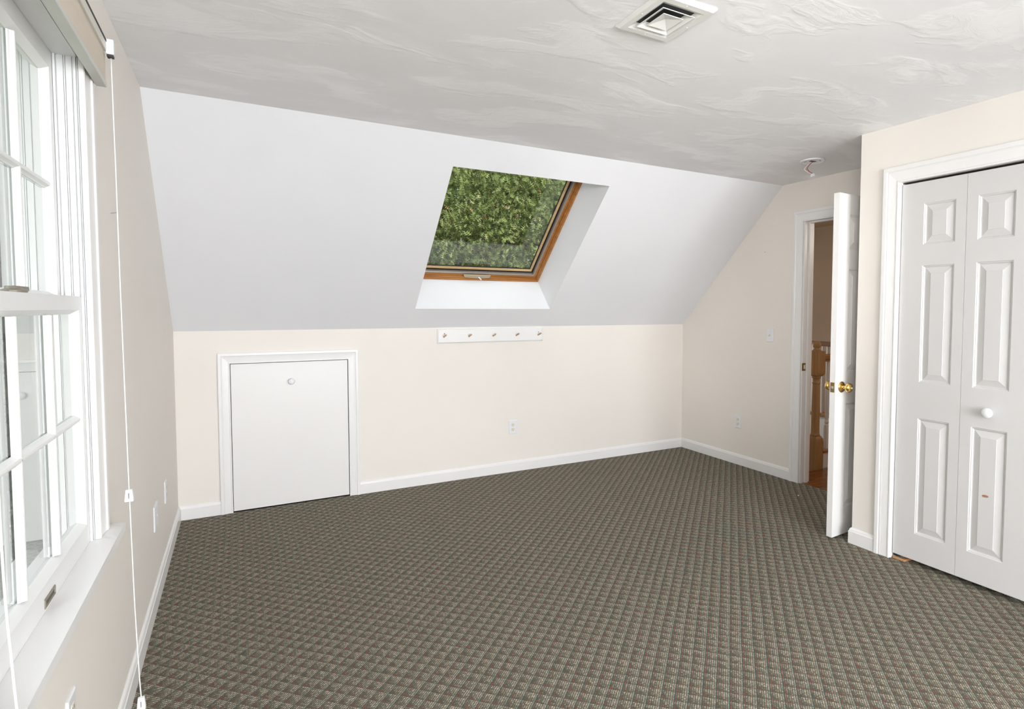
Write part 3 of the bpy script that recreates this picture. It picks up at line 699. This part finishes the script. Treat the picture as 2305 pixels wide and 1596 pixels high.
outlet(F_left, -.705, .383, 'narrow white outlet plate on the window wall nearest the knee wall')
sw = empty('light_switch', F_right(-1.0814, 1.1425, 0), 'white toggle switch plate at hand height beside the doorway', 'light switch', 'electrical plates on the walls')
obj('cover_plate', plate_body(F_right, -1.0814, 1.1425), M_PLATE, sw)
bm = BM(); pr2(bm, [(-.005, -.012), (.005, -.012), (.005, .012), (-.005, .012)], F_right, -1.0814, 1.1425, .005, .0068); tg = obj('toggle_slot', bm, M_IVORY, sw)
bm = BM(); hexa(bm, [F_right(-1.0814 + a, 1.1425 + b, h) for (h, sc, dz) in ((.006, 1, 0), (.020, .8, -.007)) for a, b in ((-.0038 * sc, -.005 * sc + dz), (.0038 * sc, -.005 * sc + dz), (.0038 * sc, .005 * sc + dz), (-.0038 * sc, .005 * sc + dz))])
obj('toggle', bm, M_IVORY, tg, bevel=.0008)
for s in (1, -1): screw(F_right, -1.0814, 1.1425 + s * .030, .006, sw, m=M_STEEL)

# ------------------------------------------------------------------ peg rail
pgr = empty('peg_rail', (2.137, 0, 1.14), 'white board with five bare wood pegs above the knee wall outlet', 'peg rail')
bm = BM(); x0, x1, z0, z1 = 1.684, 2.5907, 1.0835, 1.195
r0 = [(x0, z0), (x1, z0), (x1, z1), (x0, z1)]; r1 = [(x0 + .008, z0 + .008), (x1 - .008, z0 + .008), (x1 - .008, z1 - .008), (x0 + .008, z1 - .008)]
rr_ = [[bm.verts.new((a, -h, b)) for a, b in P] for P, h in ((r0, .0003), (r0, .011), (r1, .018))]
for p, q in zip(rr_, rr_[1:]):
    for k in range(4): bm.faces.new((p[k], p[(k + 1) % 4], q[(k + 1) % 4], q[k]))
bm.faces.new(rr_[0]); bm.faces.new(rr_[-1]); obj('board', bm, M_TRIM, pgr)
for x in (1.7333, 1.9362, 2.1399, 2.343, 2.5442):
    bm = BM(); b0 = Vector((x, -.0175, 1.133)); dr = Vector((0, -math.cos(R(17)), math.sin(R(17))))
    tube(bm, [b0, b0 + dr * .020, b0 + dr * .050, b0 + dr * .056, b0 + dr * .060], [.0062, .0058, .0066, .0064, .0048], 14)
    obj('peg', bm, M_PEG, pgr, smooth=False, label='bare birch peg')
for x in (1.7385, 2.5467):
    bm = BM(); lathe(bm, [(.0038, 0), (.0038, .0006), (0, .0007)], lambda a, b, h: Vector((x + a, -.018 - h, 1.158 + b)), 12); obj('screw', bm, M_DARK, pgr, label='dark screw head')

# ------------------------------------------------------------------ ceiling vent
vx, vy = 1.6235, -2.8235; hx, hy = .113, .129
vent = empty('ceiling_vent', (vx, vy, H2), 'square white louvred air vent on the ceiling', 'ceiling vent')
def vring(bm, pts):
    """pts: list of (half-x, half-y, z below ceiling)"""
    r = [[bm.verts.new((vx + a * X, vy + b * Y, H2 - z)) for a, b in ((-1, -1), (1, -1), (1, 1), (-1, 1))] for X, Y, z in pts]
    for p, q in zip(r, r[1:]):
        for k in range(4): bm.faces.new((p[k], p[(k + 1) % 4], q[(k + 1) % 4], q[k]))
    return r
bm = BM(); vring(bm, [(hx, hy, .0003), (hx, hy, .0045), (hx - .009, hy - .009, .012), (hx - .030, hy - .032, .012), (hx - .030, hy - .032, .0095), (hx - .033, hy - .035, .0005)])
obj('flange', bm, M_VENT, vent)
bm = BM(); r = vring(bm, [(hx - .029, hy - .031, .001), (hx - .033, hy - .035, .0002)]); bm.faces.new(r[1]); obj('duct_shade', bm, M_DUCT_SHADE, vent, label='dark sheet painted as shade in the vent opening')  # flat sheet; the shade of the opening is put into its dark colour
bm = BM(); vring(bm, [(.0825, .0960, .0112), (.066, .0735, .001), (.0652, .0727, .001), (.0817, .0952, .0112), (.0825, .0960, .0112)]); obj('louvre', bm, M_VENT, vent)
bm = BM(); vring(bm, [(.066, .0725, .0140), (.066, .0725, .0160), (.0645, .071, .0160), (.044, .0505, .003), (.0432, .0497, .003), (.0640, .0705, .0146), (.066, .0725, .0140)]); obj('louvre', bm, M_VENT, vent)
bm = BM(); r = vring(bm, [(.041, .0447, .0145), (.041, .0447, .0165), (.0395, .0432, .0165), (.0015, .0015, .0060)]); bm.faces.new(r[-1]); obj('centre_plate', bm, M_VENT, vent)
def F_vent(a, b, h): return Vector((a, b, H2 - .012 - h))
for a, b in ((vx, vy - hy + .019), (vx, vy + hy - .019), (vx - hx + .018, vy), (vx + hx - .018, vy)): screw(F_vent, a, b, 0, vent, .003, M_VENT)
screw(F_vent, vx, vy - .018, -.0025, vent, .003, M_VENT)

# ------------------------------------------------------------------ detector mounting plate with loose wires
dx, dy = 3.668, -1.812
det = empty('detector_base', (dx, dy, H2), 'round white detector base on the ceiling with dangling wires', 'detector base')
bm = BM(); lathe(bm, [(.077, .0004), (.077, .004), (.073, .0075), (.068, .0075), (.063, .0045), (.050, .004), (.030, .004), (.0285, .004), (0, .004)], lambda a, b, h: Vector((dx + a, dy + b, H2 - h)), 48)
obj('plate', bm, M_PLATE, det, smooth=False)
bm = BM()
prism(bm, [(-.026, -.010), (.020, -.016), (.026, -.004), (.018, .012), (-.022, .012)], lambda a, b: Vector((dx + a, dy + b, H2 - .0035)), lambda a, b: Vector((dx + a, dy + b, H2 - .0046))); obj('wire_hole', bm, M_DARK, det)
for a, b in ((-.028, .038), (.030, -.036), (-.036, .022), (.012, -.046)):
    bm = BM(); box(bm, dx + a - .004, dx + a + .004, dy + b - .003, dy + b + .003, H2 - .0048, H2 - .0036)
    obj('keyhole_slot', bm, M_DARK, det)
def wire(m, off, lab):
    bm = BM(); o = Vector(off)
    pts = [Vector((dx, dy, H2 - .004)) + o, Vector((dx - .022, dy + .012, H2 - .028)) + o, Vector((dx - .034, dy + .020, H2 - .050)) + o * 1.6, Vector((dx - .022, dy + .010, H2 - .070)) + o, Vector((dx - .001, dy, H2 - .082)) + o * .8]
    tube(bm, curve(pts, 6), .0014, 8); return obj('wire', bm, m, det, smooth=True, label=lab)
wire(M_RED, (0, 0, 0), 'red wire'); wire(M_BLACK, (.0035, -.003, -.001), 'black wire'); wire(M_CORD, (-.006, .005, -.003), 'white wire')
bm = BM(); c = Vector((dx + .002, dy - .001, H2 - .084))
hexa(bm, [c + Vector(q) for q in ((-.008, -.006, 0), (.010, -.007, .002), (.010, .006, .002), (-.008, .006, 0), (-.014, -.009, -.022), (.012, -.010, -.015), (.012, .008, -.015), (-.014, .008, -.022))])
obj('connector', bm, M_PLATE, det, bevel=.002, label='white plug connector')

# ------------------------------------------------------------------ marks
tag(obj('carpet_fleck', (lambda b: (lathe(b, [(0, 0), (.0045, .001), (.005, .003), (.003, .005), (0, .0055)], lambda a, c, h: Vector((3.8634 + a * 1.4, -1.5987 + c, h)), 8), b)[1])(BM()), M_IVORY), 'tiny cream crumb on the carpet before the doorway', 'crumb')
bm = BM(); tube(bm, [(.0002, -1.9904, 1.6618), (.018, -1.9904, 1.666)], .0014, 8); tag(obj('nail', bm, M_STEEL), 'small bare nail in the window wall beside the shade cord', 'nail')
bm = BM(); tube(bm, [(W - .0002, -1.0153, 1.8185), (W - .012, -1.0153, 1.8205)], .0014, 8); tag(obj('nail', bm, M_OLDBRASS), 'small dark nail high in the end wall by the doorway', 'nail')

# ------------------------------------------------------------------ hall beyond the doorway
bm = BM(); box(bm, W + .022, W + TH + .0, OPY0 - .012, OPY1 + .012, -.2, .001); box(bm, W + TH, 7.5, -3.2, -1.214, -.2, .001)
struct('floor_hall', bm, M_FLOORW, 'glossy reddish oak floor of the hall', 'floor')
bm = BM(); box(bm, W + TH, 7.6, 1.2, 1.3, -2.6, H2 + .3); box(bm, 7.5, 7.6, -3.2, 1.2, -2.6, H2 + .3); box(bm, W + TH, 7.6, -3.3, -3.2, -.2, H2 + .3); 
box(bm, W + TH, W + TH + .02, -1.1, 1.2, -2.6, -.2)
struct('wall_hall', bm, M_HALL, 'tan textured walls around the stairwell', 'wall')
bm = BM(); box(bm, W + TH, 7.6, -3.3, 1.3, H2 + .18, H2 + .3); struct('ceiling_hall', bm, M_HALL, 'tan textured hall ceiling', 'ceiling')
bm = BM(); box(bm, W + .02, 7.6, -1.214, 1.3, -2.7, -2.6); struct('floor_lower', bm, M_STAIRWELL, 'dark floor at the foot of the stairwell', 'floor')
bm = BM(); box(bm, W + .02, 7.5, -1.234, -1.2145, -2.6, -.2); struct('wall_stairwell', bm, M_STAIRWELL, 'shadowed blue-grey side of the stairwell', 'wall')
# stair railing: newel, rail, balusters, capped curb
NX, NY = 4.618, -1.150
rl = empty('stair_railing', (NX, NY, 0), 'oak newel post with a handrail and white balusters beyond the doorway', 'stair railing')
bm = BM(); nb = .048
box(bm, NX - nb, NX + nb, NY - nb, NY + nb, -.23, .225)
lv = [[bm.verts.new((NX + a * s, NY + b * s, z)) for a, b in ((-1, -1), (1, -1), (1, 1), (-1, 1))] for s, z in ((nb, .225), (nb * .93, .255), (nb * .70, .275))]
for p, q in zip(lv, lv[1:]):
    for k in range(4): bm.faces.new((p[k], p[(k + 1) % 4], q[(k + 1) % 4], q[k]))
np_ = obj('newel_post', bm, M_OAK, rl)
bm = BM(); box(bm, NX - nb, NX + nb, NY - nb, NY + nb, .815, 1.000)
lv = [[bm.verts.new((NX + a * s, NY + b * s, z)) for a, b in ((-1, -1), (1, -1), (1, 1), (-1, 1))] for s, z in ((nb, .815), (nb * .9, .795), (nb * .66, .785))]
for p, q in zip(lv, lv[1:]):
    for k in range(4): bm.faces.new((p[k], p[(k + 1) % 4], q[(k + 1) % 4], q[k]))
obj('upper_block', bm, M_OAK, np_)
bm = BM()
lathe(bm, [(.034, .27), (.040, .282), (.036, .29), (.034, .31), (.033, .50), (.0295, .66), (.0275, .715), (.028, .72), (.033, .725), (.033, .733), (.028, .738), (.0275, .765), (.036, .772), (.038, .780), (.034, .79)], lambda a, b, h: Vector((NX + a, NY + b, h)), 32)
obj('turned_shaft', bm, M_OAK, np_, smooth=True)
bm = BM()
lathe(bm, [(.044, .999), (.044, 1.002), (.034, 1.006), (.030, 1.011), (.020, 1.016), (.018, 1.021), (.026, 1.028), (.033, 1.038), (.0355, 1.052), (.033, 1.067), (.025, 1.079), (.012, 1.085), (0, 1.086)], lambda a, b, h: Vector((NX + a, NY + b, h)), 32)
obj('ball_cap', bm, M_OAK, np_, smooth=True)
bm = BM(); pr_ = [(-.018, .905), (.018, .905), (.018, .920), (.030, .930), (.030, .955), (.018, .968), (-.018, .968), (-.030, .955), (-.030, .930), (-.018, .920)]
prism(bm, pr_, lambda a, b: Vector((NX + nb, NY + a, b)), lambda a, b: Vector((5.90, NY + a, b))); obj('handrail', bm, M_OAKX, rl, label='reddish oak handrail')
BAL = [(.013, .60), (.011, .905)]
for i in range(11):
    bx = 4.765 + i * .105
    bm = BM(); box(bm, bx - .016, bx + .016, NY - .016, NY + .016, .150, .345)
    lathe(bm, [(.015, .340), (.019, .350), (.013, .358), (.012, .362), (.019, .374), (.019, .384), (.0145, .398), (.0150, .43), (.0145, .60), (.0115, .80), (.0105, .908)], lambda a, b, h: Vector((bx + a, NY + b, h)), 16)
    obj('baluster', bm, M_RISER, rl, label='white turned baluster' if i == 0 else None)
bm = BM(); box(bm, NX + nb, 5.92, NY - .050, NY + .06, .0015, .130); obj('curb', bm, M_RISER, rl, label='white painted curb')
bm = BM(); box(bm, NX + nb - .006, 5.92, NY - .060, NY + .07, .130, .150); obj('curb_cap', bm, M_OAKX, rl, bevel=.004)
# far railing across the stairwell
fr = empty('far_railing', (6.0, -.1, 0), 'dim wooden rail with white balusters across the stairwell', 'stair railing')
bm = BM(); box(bm, 5.97, 6.03, -1.05, 1.1, .945, .995); obj('handrail', bm, wood('dark_handrail', (.22, .11, .05), (.13, .06, .025), .4, axis='Y'), fr, bevel=.01)
for i in range(16):
    y = -.60 + i * .062
    bm = BM(); lathe(bm, [(.012, .20), (.014, .4), (.012, .7), (.010, .945)], lambda a, b, h: Vector((6.0 + a, y + b, h)), 10); obj('baluster', bm, M_RISER, fr)
bm = BM(); box(bm, 5.93, 6.07, -1.1, 1.1, .17, .20); obj('curb_cap', bm, M_OAKX, fr)
bm = BM(); box(bm, 5.95, 6.05, -1.1, 1.1, -.10, .17); obj('curb', bm, M_RISER, fr)
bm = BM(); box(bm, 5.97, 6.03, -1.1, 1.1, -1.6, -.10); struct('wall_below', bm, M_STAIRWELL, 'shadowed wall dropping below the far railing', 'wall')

# ------------------------------------------------------------------ outdoors
bm = BM(); box(bm, -30, 30, -30, 30, -3.3, -3.2); struct('ground', bm, lawn_mat(), 'lawn around the house seen through the windows', 'lawn')
OAK = [(0, 0), (.10, .015), (.16, .02), (.20, .30), (.27, .05), (.40, .05), (.50, .42), (.56, .06), (.68, .05), (.80, .34), (.82, .07), (1.0, 0)]
def leaf_shape():
    up = [(x, y) for x, y in OAK]; dn = [(x, -y) for x, y in OAK[-2:0:-1]]
    return up + dn
def tree(name, base, top, crown, n, seed, label, size=(.10, .15), bias=None, leaf=None):
    random.seed(seed); rt = empty(name, base, label, 'tree', 'trees outside the windows')
    c, r = Vector(crown[0]), Vector(crown[1])
    bm = BM(); tube(bm, curve([base, (Vector(base) + Vector(top)) / 2 + Vector((.15, .1, 0)), top], 6), [.26 - .018 * i for i in range(13)], 12); obj('trunk', bm, M_BARK, rt, smooth=True)
    tips = []
    for k in range(34):
        d = Vector((random.gauss(0, 1), random.gauss(0, 1), random.gauss(0, .7))).normalized()
        p0 = Vector(base).lerp(Vector(top), random.uniform(.62, 1)); p1 = c + Vector((d.x * r.x, d.y * r.y, d.z * r.z)) * random.uniform(.75, .97)
        mid = (p0 + p1) / 2 + Vector((random.uniform(-.2, .2), random.uniform(-.2, .2), .15))
        bm = BM(); tube(bm, curve([p0, mid, p1], 4), [.035 - .0034 * i for i in range(9)], 6); obj('branch', bm, M_BARK, rt, smooth=True)
    verts, faces, tones = [], [], []; shp = leaf_shape(); k = len(shp)
    while len(faces) < n:
        # a drooping spray of leaves
        d = Vector((random.gauss(0, 1), random.gauss(0, 1), random.gauss(0, 1))).normalized()
        rad = random.uniform(.55, 1) ** .6
        cc = c + Vector((d.x * r.x, d.y * r.y, d.z * r.z)) * rad
        if bias and not bias(cc, d): continue
        droop = Vector((random.gauss(0, .35), random.gauss(0, .35), -1)).normalized(); st = random.random()
        for q in range(random.randint(7, 12)):
            o = cc + droop * random.uniform(0, .28) + Vector([random.gauss(0, .05) for _ in range(3)])
            ax = (droop + Vector([random.gauss(0, .55) for _ in range(3)])).normalized()
            nn = (Vector((0, -.7, .35)) + Vector([random.gauss(0, .75) for _ in range(3)])); sd = ax.cross(nn).normalized(); nn = sd.cross(ax)
            s = random.uniform(*size); i0 = len(verts); cv = random.uniform(-.25, .25)
            for x, y in shp: verts.append(o + ax * x * s + sd * y * s + nn * (cv * s * x * x - .25 * abs(y) * s))
            faces.append(tuple(range(i0, i0 + k))); t = min(.93, max(0, .15 + .55 * st + random.gauss(0, .18)))
            if random.random() < .010: t = 1.0
            tones += [t] * k
    me = bpy.data.meshes.new('foliage'); me.from_pydata([tuple(v) for v in verts], [], faces)
    at = me.attributes.new('tone', 'FLOAT', 'POINT'); at.data.foreach_set('value', tones)
    me.materials.append(leaf or M_LEAF); o = bpy.data.objects.new('foliage', me); COL.objects.link(o); o.parent = rt; o.matrix_parent_inverse = parent_inv(rt)
    return rt
ot = tree('oak_tree', (4.3, 5.6, -3.2), (4.2, 5.4, 3.2), ((4.1, 4.6, 2.75), (2.5, 1.5, 1.55)), 56000, 11, 'green oak tree filling the skylight view', size=(.065, .11), bias=lambda p, d: d.y < .6)

tree('background_tree', (5.4, 9.6, -3.2), (5.4, 9.4, 3.6), ((5.6, 8.8, 3.4), (4.2, 1.6, 3.0)), 20000, 5, 'darker green tree behind the oak in the skylight view', size=(.26, .40), bias=lambda p, d: d.y < .3)
tree('dimming_tree', (-3.4, 9.4, -3.2), (-3.4, 9.2, 3.4), ((-3.4, 8.6, 1.2), (3.4, 1.4, 5.0)), 22000, 8, 'dark tree added off the side window to dim its panes', size=(.24, .38), leaf=M_DIM_LEAF)  # tree added to keep bright sky out of the side window panes
